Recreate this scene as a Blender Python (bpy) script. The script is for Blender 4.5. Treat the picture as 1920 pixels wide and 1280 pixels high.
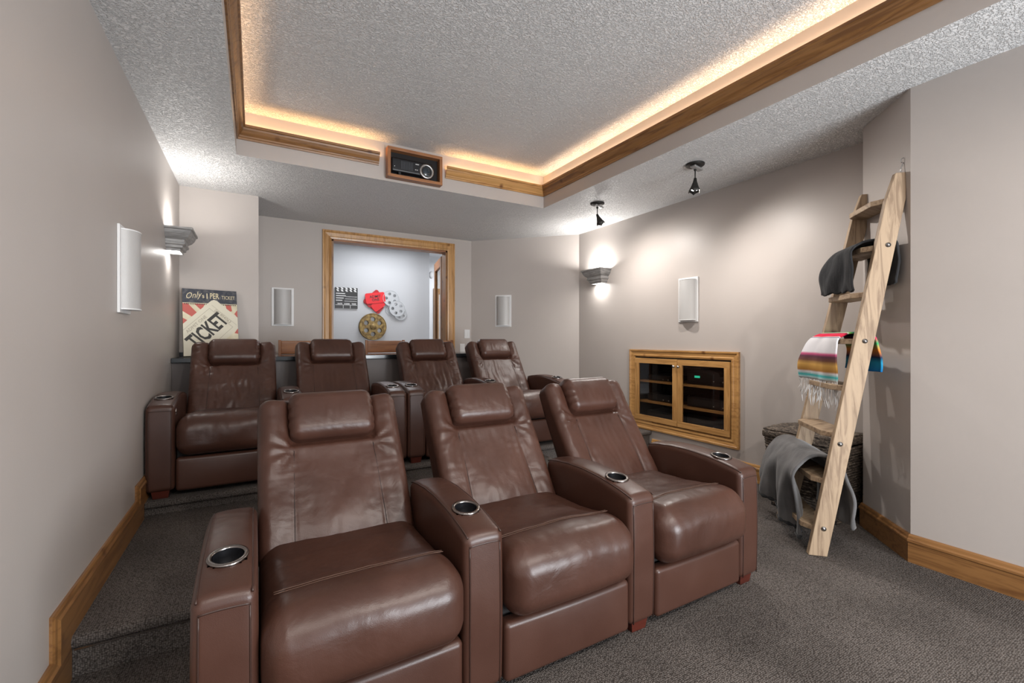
import bpy, bmesh, math, random
import numpy as np
from mathutils import Vector, Matrix, noise
random.seed(4)
for o in list(bpy.data.objects): bpy.data.objects.remove(o)
S = bpy.context.scene
COL = S.collection
PI = math.pi
# ------------------------------------------------------------------ camera
HC = 1.2; FPX = 841.0
YAW = math.atan((960-477)/FPX)
cam = bpy.data.cameras.new('camera'); co = bpy.data.objects.new('camera', cam); COL.objects.link(co)
cam.sensor_width = 36; cam.lens = 36*FPX/1920; cam.shift_y = -4/1920; cam.clip_start = .02
co.location = (0, 0, HC); co.rotation_euler = (PI/2, 0, -YAW)
S.camera = co
# ------------------------------------------------------------------ view and world
S.view_settings.view_transform = 'Standard'
try: S.view_settings.look = 'None'
except Exception: pass
S.view_settings.exposure = 0.22; S.view_settings.gamma = 1.0
S.view_settings.use_curve_mapping = False
W = bpy.data.worlds.new('world'); S.world = W; W.use_nodes = True
W.node_tree.nodes['Background'].inputs[0].default_value = (.92, .96, 1, 1)
W.node_tree.nodes['Background'].inputs[1].default_value = 1.5
# ------------------------------------------------------------------ lights
def area(name, loc, target, size, power, color=(1, 1, 1), size_y=None, spread=None):
    l = bpy.data.lights.new(name, 'AREA'); l.energy = power; l.color = color
    l.shape = 'RECTANGLE' if size_y else 'DISK'; l.size = size
    if size_y: l.size_y = size_y
    if spread: l.spread = spread
    o = bpy.data.objects.new(name, l); COL.objects.link(o); o.location = loc
    d = Vector(target)-Vector(loc); o.rotation_euler = d.to_track_quat('-Z', 'Y').to_euler()
    return o
def spot(name, loc, target, power, angle, color=(1, 1, 1), rad=.03, blend=.5):
    l = bpy.data.lights.new(name, 'SPOT'); l.energy = power; l.color = color
    l.spot_size = math.radians(angle); l.spot_blend = blend; l.shadow_soft_size = rad
    o = bpy.data.objects.new(name, l); COL.objects.link(o); o.location = loc
    d = Vector(target)-Vector(loc); o.rotation_euler = d.to_track_quat('-Z', 'Y').to_euler()
    return o
WARM = (1, .56, .22); SOFT = (1, .93, .86)
# cove light strips lying in the trough behind the crown moulding
def cove(x, y, sx, sy, power, color):
    l = bpy.data.lights.new('cove_light', 'AREA'); l.energy = power; l.color = color; l.shape = 'RECTANGLE'; l.size = sx; l.size_y = sy
    o = bpy.data.objects.new('cove_light', l); COL.objects.link(o); o.location = (x, y, 2.752); o.rotation_euler = (PI, 0, 0)
cove(2.580, 1.3, .02, 5.0, 9, (1, .68, .42)); cove(-.095, 1.3, .02, 5.0, 4, (1, .62, .34))
cove(.42, 3.850, 1.0, .02, 1.9, WARM); cove(2.03, 3.850, 1.0, .02, 1.9, WARM)
# recessed cans in the soffit at the front of the room and over the aisles
spot('can_light', (.9, -.75, 2.53), (.8, 1.5, .1), 75, 118, SOFT, .05, .6)
spot('can_light', (1.9, -.55, 2.53), (1.9, 1.5, .0), 75, 125, SOFT, .045, .6)
spot('can_light', (-.3, -.6, 2.53), (.2, 2.2, .2), 45, 120, SOFT, .05, .6)
area('front_fill_light', (2.1, -2.3, .8), (.7, 2.4, 2.3), 1.6, 135, (.90, .95, 1), 1.3)  # added fill lamp behind the camera, aimed up to brighten ceiling and walls
area('hall_light', (1.7, 6.4, 2.6), (1.7, 6.5, 0), .9, 15, (.93, .96, 1), .5)
area('hall_light', (3.2, 7.1, 2.6), (3.2, 7.2, 0), .6, 20, (.93, .96, 1), .5)
# ------------------------------------------------------------------ materials
def mat(name, color, rough=.5, metal=0, spec=.5, coat=0, emis=None, estr=0, alpha=None):
    m = bpy.data.materials.new(name); m.use_nodes = True
    b = m.node_tree.nodes['Principled BSDF']
    b.inputs['Base Color'].default_value = (*color, 1); b.inputs['Roughness'].default_value = rough
    b.inputs['Metallic'].default_value = metal; b.inputs['Specular IOR Level'].default_value = spec
    b.inputs['Coat Weight'].default_value = coat
    if emis: b.inputs['Emission Color'].default_value = (*emis, 1); b.inputs['Emission Strength'].default_value = estr
    return m
class NT:
    def __init__(s, m): s.m = m; s.t = m.node_tree; s.b = s.t.nodes['Principled BSDF']
    def n(s, typ, **kw):
        x = s.t.nodes.new(typ)
        for k, v in kw.items():
            if k.startswith('i_'):
                key = k[2:].replace('_', ' ')
                x.inputs[int(key) if key.isdigit() else key].default_value = v
            else: setattr(x, k, v)
        return x
    def l(s, a, b): s.t.links.new(a, b)
    def coord(s, scale=(1, 1, 1), kind='Object', rnd=False):
        c = s.n('ShaderNodeTexCoord'); mp = s.n('ShaderNodeMapping'); mp.inputs['Scale'].default_value = scale
        if rnd:
            oi = s.n('ShaderNodeObjectInfo'); mu = s.n('ShaderNodeMath', operation='MULTIPLY'); mu.inputs[1].default_value = 37
            s.l(oi.outputs['Random'], mu.inputs[0]); ad = s.n('ShaderNodeVectorMath', operation='ADD')
            s.l(c.outputs[kind], ad.inputs[0]); s.l(mu.outputs[0], ad.inputs[1]); s.l(ad.outputs[0], mp.inputs[0])
        else: s.l(c.outputs[kind], mp.inputs[0])
        return mp.outputs[0]
    def noise(s, vec, scale, detail=3, rough=.5, dist=0):
        x = s.n('ShaderNodeTexNoise'); x.inputs['Scale'].default_value = scale; x.inputs['Detail'].default_value = detail
        x.inputs['Roughness'].default_value = rough; x.inputs['Distortion'].default_value = dist; s.l(vec, x.inputs['Vector']); return x.outputs[0]
    def ramp(s, fac, stops, interp='LINEAR'):
        r = s.n('ShaderNodeValToRGB'); e = r.color_ramp.elements; r.color_ramp.interpolation = interp
        e[0].position = stops[0][0]; e[0].color = (*stops[0][1], 1); e[1].position = stops[1][0]; e[1].color = (*stops[1][1], 1)
        for p, c in stops[2:]: k = e.new(p); k.color = (*c, 1)
        s.l(fac, r.inputs[0]); return r.outputs[0]
    def color(s, c): s.l(c, s.b.inputs['Base Color'])
    def bump(s, h, strength, dist, prev=None):
        x = s.n('ShaderNodeBump'); x.inputs['Strength'].default_value = strength; x.inputs['Distance'].default_value = dist
        s.l(h, x.inputs['Height'])
        if prev: s.l(prev, x.inputs['Normal'])
        return x.outputs[0]
    def normal(s, n): s.l(n, s.b.inputs['Normal'])
def g(v): return (v, v, v)
# wall paint
M_wall = mat('wall_paint', (.43, .395, .375), .42, spec=.35)
t = NT(M_wall); c = t.coord(); t.color(t.ramp(t.noise(c, 1.3, 3), [(.3, (.46, .415, .385)), (.7, (.49, .445, .415))]))
t.normal(t.bump(t.noise(c, 260, 3), .12, .002))
M_hall = mat('hall_paint', (.52, .53, .55), .5)
M_hall2 = mat('hall_white', (.72, .73, .75), .5)
# knockdown plaster
M_ceil = mat('knockdown_plaster', (.84, .83, .82), .48, spec=.4)
t = NT(M_ceil); c = t.coord((1, 1.5, 1)); nz = t.noise(c, 60, 4, .55, .8)
r = t.ramp(nz, [(.42, g(0)), (.56, g(1))]); n2 = t.bump(r, 1.0, .008); t.normal(t.bump(t.noise(c, 160, 2), .15, .002, n2))
# wood
_w = {}
def wood(kind, ax):
    if (kind, ax) in _w: return _w[(kind, ax)]
    pal = {'honey': ((.50, .27, .095), (.34, .165, .05), .30), 'alder': ((.27, .13, .045), (.16, .07, .024), .32),
           'pine': ((.37, .265, .17), (.22, .145, .088), .6), 'walnut': ((.33, .14, .055), (.22, .085, .035), .4), 'cherry': ((.075, .014, .008), (.04, .008, .005), .35)}[kind]
    m = mat(kind+'_wood', pal[0], pal[2]); t = NT(m)
    sc = [14, 14, 14]; sc[ax] = 1.1
    c = t.coord(tuple(sc), rnd=True); nz = t.noise(c, 2.2, 5, .6, 1.2)
    cc = t.ramp(nz, [(.36, pal[1]), (.52, pal[0]), (.75, tuple(min(1, v*1.12) for v in pal[0]))])
    c2 = t.coord((3, 3, 3), rnd=True); kn = t.n('ShaderNodeTexVoronoi'); kn.inputs['Scale'].default_value = 1.3; t.l(c2, kn.inputs[0])
    kr = t.ramp(kn.outputs['Distance'], [(.03, (.35, .25, .2)), (.11, g(1))])
    mx = t.n('ShaderNodeMix', data_type='RGBA', blend_type='MULTIPLY'); mx.inputs[0].default_value = 1
    t.l(cc, mx.inputs[6]); t.l(kr, mx.inputs[7]); t.color(mx.outputs[2])
    t.normal(t.bump(nz, .12 if kind != 'pine' else .3, .002))
    _w[(kind, ax)] = m; return m
# carpet
M_carpet = mat('carpet', (.12, .108, .1), .95, spec=.1)
t = NT(M_carpet); c = t.coord((1, 1, 1)); v = t.n('ShaderNodeTexVoronoi'); v.inputs['Scale'].default_value = 150; v.inputs['Randomness'].default_value = .55; t.l(c, v.inputs[0])
r1 = t.ramp(v.outputs['Distance'], [(.0, (.225, .198, .182)), (.75, (.045, .038, .034))])
r2 = t.ramp(t.noise(c, 1.6, 4, .55), [(.35, g(.72)), (.68, g(1.12))])
mx = t.n('ShaderNodeMix', data_type='RGBA', blend_type='MULTIPLY'); mx.inputs[0].default_value = 1; t.l(r1, mx.inputs[6]); t.l(r2, mx.inputs[7]); t.color(mx.outputs[2])
iv = t.n('ShaderNodeMath', operation='MULTIPLY'); iv.inputs[1].default_value = -1; t.l(v.outputs['Distance'], iv.inputs[0]); t.normal(t.bump(iv.outputs[0], .7, .006))
# leather
def leather(name, a, b, wr=.25):
    m = mat(name, a, .36, spec=.48); t = NT(m); c = t.coord(rnd=True)
    t.color(t.ramp(t.noise(c, 3.5, 4), [(.3, a), (.7, b)]))
    rr = t.n('ShaderNodeMapRange'); rr.inputs[3].default_value = .27; rr.inputs[4].default_value = .46; t.l(t.noise(c, 7, 3), rr.inputs[0]); t.l(rr.outputs[0], t.b.inputs['Roughness'])
    v = t.n('ShaderNodeTexVoronoi'); v.inputs['Scale'].default_value = 420; t.l(c, v.inputs[0])
    n1 = t.bump(v.outputs['Distance'], .10, .0015)
    n2 = t.bump(t.noise(c, 7, 4, .5, .7), wr, .011, n1)
    t.normal(n2); return m
M_lea = leather('brown_leather', (.047, .0195, .0130), (.072, .030, .020), .42)
M_lea2 = leather('flat_brown_leather', (.050, .0205, .0138), (.066, .0275, .018), .10)
M_pipe = mat('leather_welt', (.038, .017, .012), .4)
M_seam = mat('seam_thread', (.018, .009, .007), .7)
M_ring = mat('dark_nickel', (.26, .24, .23), .2, 1)
M_stitch = mat('tan_stitching', (.12, .065, .045), .6)
M_chrome = mat('chrome', (.55, .52, .5), .18, 1)
M_black = mat('black_plastic', (.008, .008, .01), .35)
M_dark = mat('dark_lining', (.012, .010, .01), .8)
M_white = mat('white_plastic', (.74, .74, .74), .4)
M_grille = mat('speaker_grille', (.50, .49, .48), .45, .1)
t = NT(M_grille); c = t.coord(); v = t.n('ShaderNodeTexVoronoi'); v.inputs['Scale'].default_value = 420; t.l(c, v.inputs[0]); t.normal(t.bump(v.outputs['Distance'], .3, .002))
M_pewter = mat('brushed_pewter', (.16, .155, .15), .45, .25)
t = NT(M_pewter); c = t.coord((6, 6, 40)); t.color(t.ramp(t.noise(c, 2, 4), [(.3, (.20, .195, .19)), (.7, (.40, .39, .38))]))
M_iron = mat('dark_iron', (.03, .028, .026), .45, .6)
M_granite = mat('black_granite', (.02, .022, .025), .15)
M_bulb = mat('lit_lamp_glass', (1, 1, 1), .5, emis=(1, .98, .95), estr=6)
M_steel = mat('steel', (.45, .45, .45), .3, 1)
M_glass = bpy.data.materials.new('cabinet_glass'); M_glass.use_nodes = True
nt = M_glass.node_tree; nt.nodes.clear(); out = nt.nodes.new('ShaderNodeOutputMaterial'); mx = nt.nodes.new('ShaderNodeMixShader')
tr = nt.nodes.new('ShaderNodeBsdfTransparent'); tr.inputs[0].default_value = (.80, .78, .76, 1); gl = nt.nodes.new('ShaderNodeBsdfGlossy'); gl.inputs['Roughness'].default_value = .02
mx.inputs[0].default_value = .07; nt.links.new(tr.outputs[0], mx.inputs[1]); nt.links.new(gl.outputs[0], mx.inputs[2]); nt.links.new(mx.outputs[0], out.inputs[0])

# ------------------------------------------------------------------ mesh helpers
def link(name, me, parent=None):
    o = bpy.data.objects.new(name, me); COL.objects.link(o)
    if parent: o.parent = parent
    return o
class MB:
    def __init__(s): s.v = []; s.f = []; s.mi = []; s.sm = []; s.uv = None; s.mats = []
    def add(s, V, F, m=None, smooth=False):
        o = len(s.v); s.v += [tuple(float(q) for q in p) for p in V]
        if m not in s.mats: s.mats.append(m)
        k = s.mats.index(m)
        for f in F: s.f.append([i+o for i in f]); s.mi.append(k); s.sm.append(smooth)
        return s
    def box(s, a, b, m=None, M=None):
        x0, y0, z0 = a; x1, y1, z1 = b
        V = [(x0, y0, z0), (x1, y0, z0), (x1, y1, z0), (x0, y1, z0), (x0, y0, z1), (x1, y0, z1), (x1, y1, z1), (x0, y1, z1)]
        if M is not None: V = [M @ Vector(v) for v in V]
        return s.add(V, [(0, 3, 2, 1), (4, 5, 6, 7), (0, 1, 5, 4), (1, 2, 6, 5), (2, 3, 7, 6), (3, 0, 4, 7)], m)
    def prism(s, poly, z0, z1, m=None, M=None):
        n = len(poly); V = [(x, y, z0) for x, y in poly]+[(x, y, z1) for x, y in poly]
        if M is not None: V = [M @ Vector(v) for v in V]
        F = [tuple(range(n))[::-1], tuple(range(n, 2*n))]+[(i, (i+1) % n, n+(i+1) % n, n+i) for i in range(n)]
        return s.add(V, F, m)
    def tube(s, pts, r, m=None, n=8, closed=False, cap=True):
        pts = [Vector(p) for p in pts]; N = len(pts); V = []; up = None
        rs = r if hasattr(r, '__len__') else [r]*N
        for i, p in enumerate(pts):
            a = pts[(i-1) % N] if (closed or i) else p; b = pts[(i+1) % N] if (closed or i < N-1) else p
            d = (b-a).normalized()
            if up is None: up = Vector((0, 0, 1)) if abs(d.z) < .9 else Vector((1, 0, 0))
            sd = d.cross(up)
            if sd.length < 1e-4: sd = d.orthogonal()
            sd.normalize(); up = sd.cross(d).normalized()
            for k in range(n):
                w = 2*PI*k/n; V.append(p+(sd*math.cos(w)+up*math.sin(w))*rs[i])
        F = []
        for i in range(N if closed else N-1):
            j = (i+1) % N
            for k in range(n): F.append((i*n+k, i*n+(k+1) % n, j*n+(k+1) % n, j*n+k))
        if cap and not closed: F += [tuple(range(n))[::-1], tuple((N-1)*n+k for k in range(n))]
        return s.add(V, F, m, True)
    def lathe(s, prof, m=None, n=24, M=None, smooth=True, cap=True):
        V = []; N = len(prof)
        for r, z in prof:
            for k in range(n): w = 2*PI*k/n; V.append(Vector((r*math.cos(w), r*math.sin(w), z)))
        if M is not None: V = [M @ v for v in V]
        F = [(i*n+k, i*n+(k+1) % n, (i+1)*n+(k+1) % n, (i+1)*n+k) for i in range(N-1) for k in range(n)]
        if cap: F += [tuple(range(n))[::-1], tuple((N-1)*n+k for k in range(n))]
        return s.add(V, F, m, smooth)
    def build(s, name, m=None, parent=None, bevel=0, loc=None):
        me = bpy.data.meshes.new(name); me.from_pydata(s.v, [], s.f)
        for q in s.mats: me.materials.append(q if q else m)
        me.polygons.foreach_set('material_index', s.mi); me.polygons.foreach_set('use_smooth', s.sm)
        me.validate(); me.update(); o = link(name, me, parent)
        if bevel:
            b = o.modifiers.new('bevel', 'BEVEL'); b.width = bevel; b.segments = 2; b.limit_method = 'ANGLE'
        if loc: o.location = loc
        return o
def tag(o, label, cat, group=None):
    o['label'] = label; o['category'] = cat
    if group: o['group'] = group
    return o
def struct(o): o['kind'] = 'structure'; return o
def thing(name, label, cat, loc=(0, 0, 0), rz=0, group=None):
    o = bpy.data.objects.new(name, None); COL.objects.link(o); o.location = loc; o.rotation_euler = (0, 0, rz)
    o.empty_display_size = .1
    return tag(o, label, cat, group)
def dup(root, loc=None, rz=None, label=None, group=None, skip=()):
    r = root.copy(); COL.objects.link(r)
    if loc: r.location = loc
    if rz is not None: r.rotation_euler = (0, 0, rz)
    if label: r['label'] = label
    if group: r['group'] = group
    for ch in list(root.children):
        c = ch.copy(); COL.objects.link(c); c.parent = r
        for gch in list(ch.children): d = gch.copy(); COL.objects.link(d); d.parent = c
    return r
def sweep(mb, path, prof, up, m=None, closed=False, smooth=False):
    P = [Vector(p) for p in path]; up = Vector(up); N = len(P); n = len(prof); V = []
    for i in range(N):
        ds = []
        if closed or i > 0: ds.append((P[i]-P[(i-1) % N]).normalized())
        if closed or i < N-1: ds.append((P[(i+1) % N]-P[i]).normalized())
        ss = [d.cross(up).normalized() for d in ds]
        if len(ss) == 2:
            b = (ss[0]+ss[1]).normalized(); sd = b/max(.2, b.dot(ss[0]))
        else: sd = ss[0]
        for a, bb in prof: V.append(P[i]+sd*a+up*bb)
    F = []
    for i in range(N if closed else N-1):
        j = (i+1) % N
        for k in range(n): F.append((i*n+k, i*n+(k+1) % n, j*n+(k+1) % n, j*n+k))
    if not closed: F += [tuple(range(n))[::-1], tuple((N-1)*n+k for k in range(n))]
    mb.add(V, F, m, smooth); return mb
def fixn(o):
    bm = bmesh.new(); bm.from_mesh(o.data); bmesh.ops.recalc_face_normals(bm, faces=bm.faces); bm.to_mesh(o.data); bm.free(); return o
def rbox(dims, r, nr=4, step=.02):
    h = [d/2 for d in dims]; ax = []
    for q in h:
        inner = q-r; k = max(1, int(round(2*inner/step))); mid = [(-inner+2*inner*i/k) for i in range(k+1)]
        e = [r*math.tan(PI/4*i/nr) for i in range(1, nr+1)]
        ax.append([-inner-x for x in e[::-1]]+mid+[inner+x for x in e])
    idx = {}; V = []; F = []
    def vid(p):
        key = (round(p[0], 6), round(p[1], 6), round(p[2], 6))
        if key not in idx: idx[key] = len(V); V.append(p)
        return idx[key]
    for a in range(3):
        b, c = (a+1) % 3, (a+2) % 3
        for sgn in (-1, 1):
            for i in range(len(ax[b])-1):
                for j in range(len(ax[c])-1):
                    q = []
                    for (u, w) in ((i, j), (i+1, j), (i+1, j+1), (i, j+1)):
                        p = [0, 0, 0]; p[a] = sgn*h[a]; p[b] = ax[b][u]; p[c] = ax[c][w]; q.append(vid(tuple(p)))
                    F.append(q if sgn > 0 else q[::-1])
    V = np.array(V); hh = np.array(h)-r; Q = np.clip(V, -hh, hh); D = V-Q; L = np.linalg.norm(D, axis=1, keepdims=True); L[L == 0] = 1
    return Q+D/L*r, F
def nz(P, sc, off=(0, 0, 0)):
    return np.array([noise.noise(Vector((p[0]*sc[0]+off[0], p[1]*sc[1]+off[1], p[2]*sc[2]+off[2]))) for p in P])
def text_mesh(name, txt, size, M, m, parent, extr=.0006, ax='CENTER', shear=0, bold=0, sx=1):
    cu = bpy.data.curves.new('t', 'FONT'); cu.body = txt; cu.size = size; cu.align_x = ax; cu.align_y = 'CENTER'; cu.extrude = extr; cu.shear = shear; cu.offset = bold; cu.resolution_u = 2
    o = bpy.data.objects.new('t', cu); COL.objects.link(o)
    dg = bpy.context.evaluated_depsgraph_get(); me = bpy.data.meshes.new_from_object(o.evaluated_get(dg)); bpy.data.objects.remove(o); bpy.data.curves.remove(cu)
    me.transform(Matrix.Diagonal((sx, 1, 1, 1))); me.transform(M); me.materials.clear(); me.materials.append(m)
    return link(name, me, parent)

# ================================================================== SETTING
ZS = 2.559; ZT = 2.885; XR = 3.65
WL = -.575
struct(MB().box((-.70, -2.5, -.05), (WL, 4.9, 2.95)).build('wall_left', M_wall))
struct(MB().box((-.70, 4.9, -.05), (.034, 5.78, 2.95)).build('wall_back_left', M_wall))
b = MB(); b.box((.034, 5.66, -.05), (.79, 5.78, 2.95)); b.box((2.245, 5.66, -.05), (2.6, 5.78, 2.95)); b.box((.79, 5.66, 2.385), (2.245, 5.78, 2.95))
struct(b.build('wall_back', M_wall))
struct(MB().prism([(2.6, 5.66), (3.65, 4.61), (3.75, 4.61), (3.75, 5.78), (2.6, 5.78)], -.05, 2.95).build('wall_back_right', M_wall))
b = MB(); y0, y1, z0, z1 = 2.46, 3.61, .32, 1.015
b.box((XR, 1.378, -.05), (3.75, y0, 2.95)); b.box((XR, y1, -.05), (3.75, 4.61, 2.95)); b.box((XR, y0, -.05), (3.75, y1, z0)); b.box((XR, y0, z1), (3.75, y1, 2.95))
struct(b.build('wall_right', M_wall))
struct(MB().prism([(3.077, 1.03), (3.077, -2.5), (3.75, -2.5), (3.75, 1.378), (3.396, 1.378)][::-1], -.05, 2.95).build('wall_right_front', M_wall))
# ceiling: soffit ring + recess
TX0, TX1, TY0, TY1 = -.115, 2.60, -1.3, 3.87
b = MB()
def slab(x0, y0, x1, y1):
    V = [(x0, y0, ZS), (x1, y0, ZS), (x1, y1, ZS), (x0, y1, ZS), (x0, y0, ZT), (x1, y0, ZT), (x1, y1, ZT), (x0, y1, ZT)]
    b.add(V, [(0, 3, 2, 1)], M_ceil); b.add(V, [(0, 1, 5, 4), (1, 2, 6, 5), (2, 3, 7, 6), (3, 0, 4, 7)], M_wall)
slab(WL, -2.5, TX0, 5.66); slab(TX1, -2.5, 3.65, 5.66); slab(TX0, TY1, TX1, 5.66); slab(TX0, -2.5, TX1, TY0)
b.box((-.7, -2.5, ZT), (3.75, 5.78, ZT+.06), M_ceil)
struct(b.build('ceiling'))
# floor with the two carpeted tiers
struct(MB().box((-.7, -2.5, -.05), (3.75, 5.78, 0)).build('floor', M_carpet))
def tier(name, x0, x1, y0, y1, zt, lip=True):
    b = MB(); V, F = rbox((x1-x0, y1-y0, .045), .018, 3, .2); V = V+np.array([(x0+x1)/2, (y0+y1)/2, zt-.0225]); b.add(V, F, M_carpet, True)
    b.box((x0+.004, y0+.02, 0), (x1-.02, y1, zt-.03), M_carpet)
    return struct(b.build(name))
tier('floor_lower_tier', WL, 2.30, 2.14, 3.45, .15)
tier('floor_upper_tier', WL, XR, 3.375, 5.66, .235)
st = MB().box((WL+.02, 2.155, .095), (2.25, 2.162, .101), M_chrome); struct(st.build('trim_step_edge'))
# baseboards
BP = [(0, 0), (.016, 0), (.016, .105), (.021, .112), (.021, .122), (.015, .130), (.013, .142), (.008, .150), (0, .150)]
BPv = [(.15-h, t) for t, h in BP]
ALD = lambda a: wood('alder', a)
b = MB(); sweep(b, [(WL, -2.5, .15), (WL, 2.0, .15), (WL, 2.0, .30), (WL, 3.2, .30), (WL, 3.2, .385), (WL, 4.9, .385)], BPv, (1, 0, 0))
struct(fixn(b.build('baseboard_left', ALD(1))))
b = MB(); sweep(b, [(3.077, -2.5, 0), (3.077, 1.03, 0), (3.396, 1.378, 0), (3.64, 1.378, 0)], [(-t, h) for t, h in BP], (0, 0, 1)); struct(fixn(b.build('baseboard_right_front', ALD(1))))
b = MB(); sweep(b, [(XR, 1.40, 0), (XR, 3.37, 0)], [(-t, h) for t, h in BP], (0, 0, 1)); sweep(b, [(XR, 3.37, .235), (XR, 4.61, .235), (2.6, 5.66, .235), (2.38, 5.66, .235)], [(-t, h) for t, h in BP], (0, 0, 1))
struct(fixn(b.build('baseboard_right', wood('honey', 1))))
# crown moulding of the ceiling tray (open trough behind it)
CP = [(0, 2.675), (.010, 2.675), (.013, 2.688), (.018, 2.692), (.020, 2.702), (.034, 2.722), (.044, 2.740), (.047, 2.752), (.056, 2.756), (.058, 2.772), (.048, 2.774), (.040, 2.752), (.012, 2.700), (0, 2.690)]
HON = lambda a: wood('honey', a)
b = MB(); e = [(TX0, TY0, 0), (TX0, TY1, 0), (.915, TY1, 0)]
sweep(b, e, CP, (0, 0, 1)); struct(fixn(b.build('trim_1', wood('alder', 0))))
b = MB(); sweep(b, [(1.515, TY1, 0), (TX1, TY1, 0)], CP, (0, 0, 1)); struct(fixn(b.build('trim_2', HON(0))))
b = MB(); sweep(b, [(TX1, TY1, 0), (TX1, TY0, 0)], CP, (0, 0, 1)); struct(fixn(b.build('trim_3', wood('alder', 1))))
# door opening to the hall: casing, jambs, open leaf
CS = [(0, 0), (0, .018), (-.02, .022), (-.03, .016), (-.07, .020), (-.085, .028), (-.10, .028), (-.10, 0)]
b = MB(); sweep(b, [(.79, 5.66, .235), (.79, 5.66, 2.387), (2.245, 5.66, 2.387), (2.245, 5.66, .235)], CS, (0, -1, 0))
dz = thing('door_1', 'x', 'door'); del dz['label']; del dz['category']; struct(dz)
o = fixn(b.build('door_casing', HON(2), dz))
b = MB(); b.box((.79, 5.655, .235), (.812, 5.80, 2.385), wood('alder', 2)); b.box((2.223, 5.655, .235), (2.245, 5.80, 2.385), wood('alder', 2)); b.box((.79, 5.655, 2.365), (2.245, 5.80, 2.387), wood('walnut', 0))
b.build('door_jamb', None, dz)
b = MB(); Ml = Matrix.Translation((2.245, 5.83, .24)) @ Matrix.Rotation(math.atan2(.70, .155), 4, 'Z')
b.box((0, -.02, 0), (.10, .02, 2.1), wood('alder', 2), Ml); b.box((.62, -.02, 0), (.72, .02, 2.1), wood('alder', 2), Ml); b.box((.1, -.02, 1.98), (.62, .02, 2.1), wood('walnut', 0), Ml); b.box((.1, -.02, 0), (.62, .02, .25), wood('walnut', 0), Ml)
leaf = b.build('door_leaf', None, dz)
MB().box((.1, -.004, .25), (.62, .004, 1.98), M_glass, Ml).build('glass_pane', None, leaf)
for z in (.35, 1.20, 1.78): MB().box((-.035, -.03, z-.05), (.02, .005, z+.05), M_iron, Ml).build('hinge', None, dz)
# hall beyond
struct(MB().box((-.8, 5.78, .185), (5, 8.3, .235)).build('floor_hall', M_hall2)); struct(MB().box((-.8, 5.78, 2.75), (5, 8.3, 2.85)).build('ceiling_hall', M_hall2))
struct(MB().box((-.8, 7.1, .2), (2.504, 7.2, 2.75)).build('wall_hall_back', M_hall)); struct(MB().box((-.8, 8.0, .2), (5, 8.1, 2.75)).build('wall_hall_far', M_hall2))
struct(MB().box((-.9, 5.78, .2), (-.8, 8.1, 2.75)).build('wall_hall_left', M_hall2)); struct(MB().box((5, 5.78, .2), (5.1, 8.1, 2.75)).build('wall_hall_right', M_hall2))
b = MB(); sweep(b, [(3.00, 8.0, .235), (3.00, 8.0, 2.05), (3.9, 8.0, 2.05), (3.9, 8.0, .235)], CS, (0, -1, 0)); struct(fixn(b.build('door_2', HON(2))))
tag(MB().lathe([(.001, 0), (.045, 0), (.05, .01), (.035, .03), (.001, .035)], M_white, 20, Matrix.Translation((2.86, 7.997, 2.40)) @ Matrix.Rotation(PI/2, 4, 'X') @ Matrix.Diagonal((1, 1.3, 1, 1))).build('smoke_alarm'),
    'small round white fitting high on the far hall wall, seen past the right door jamb', 'smoke alarm')

# ================================================================== RECLINERS
py = np.array([.46, .525, .60, .685, .765, .835]); pz = np.array([.395, .505, .615, .730, .835, .945])
ps = np.concatenate([[0], np.cumsum(np.hypot(np.diff(py), np.diff(pz)))]); HB = ps[-1]
cy = np.polyfit(ps, py, 3); cz = np.polyfit(ps, pz, 3); dcy = np.polyder(cy); dcz = np.polyder(cz)
def backmap(x, t, s, th0=.19, th1=.10):
    """x across, t depth (-.08 front .. .08 rear), s along the height"""
    y = np.polyval(cy, s); z = np.polyval(cz, s); ty = np.polyval(dcy, s); tz = np.polyval(dcz, s); L = np.hypot(ty, tz); ty /= L; tz /= L
    ny, nzz = tz, -ty          # pointing to the rear
    th = th0+(th1-th0)*np.clip(s/HB, 0, 1)
    d = (t+.08)/.16*th
    return np.stack([x, y+ny*d, z+nzz*d], 1), np.stack([0*x, ny, nzz], 1)
BW = .572
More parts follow.
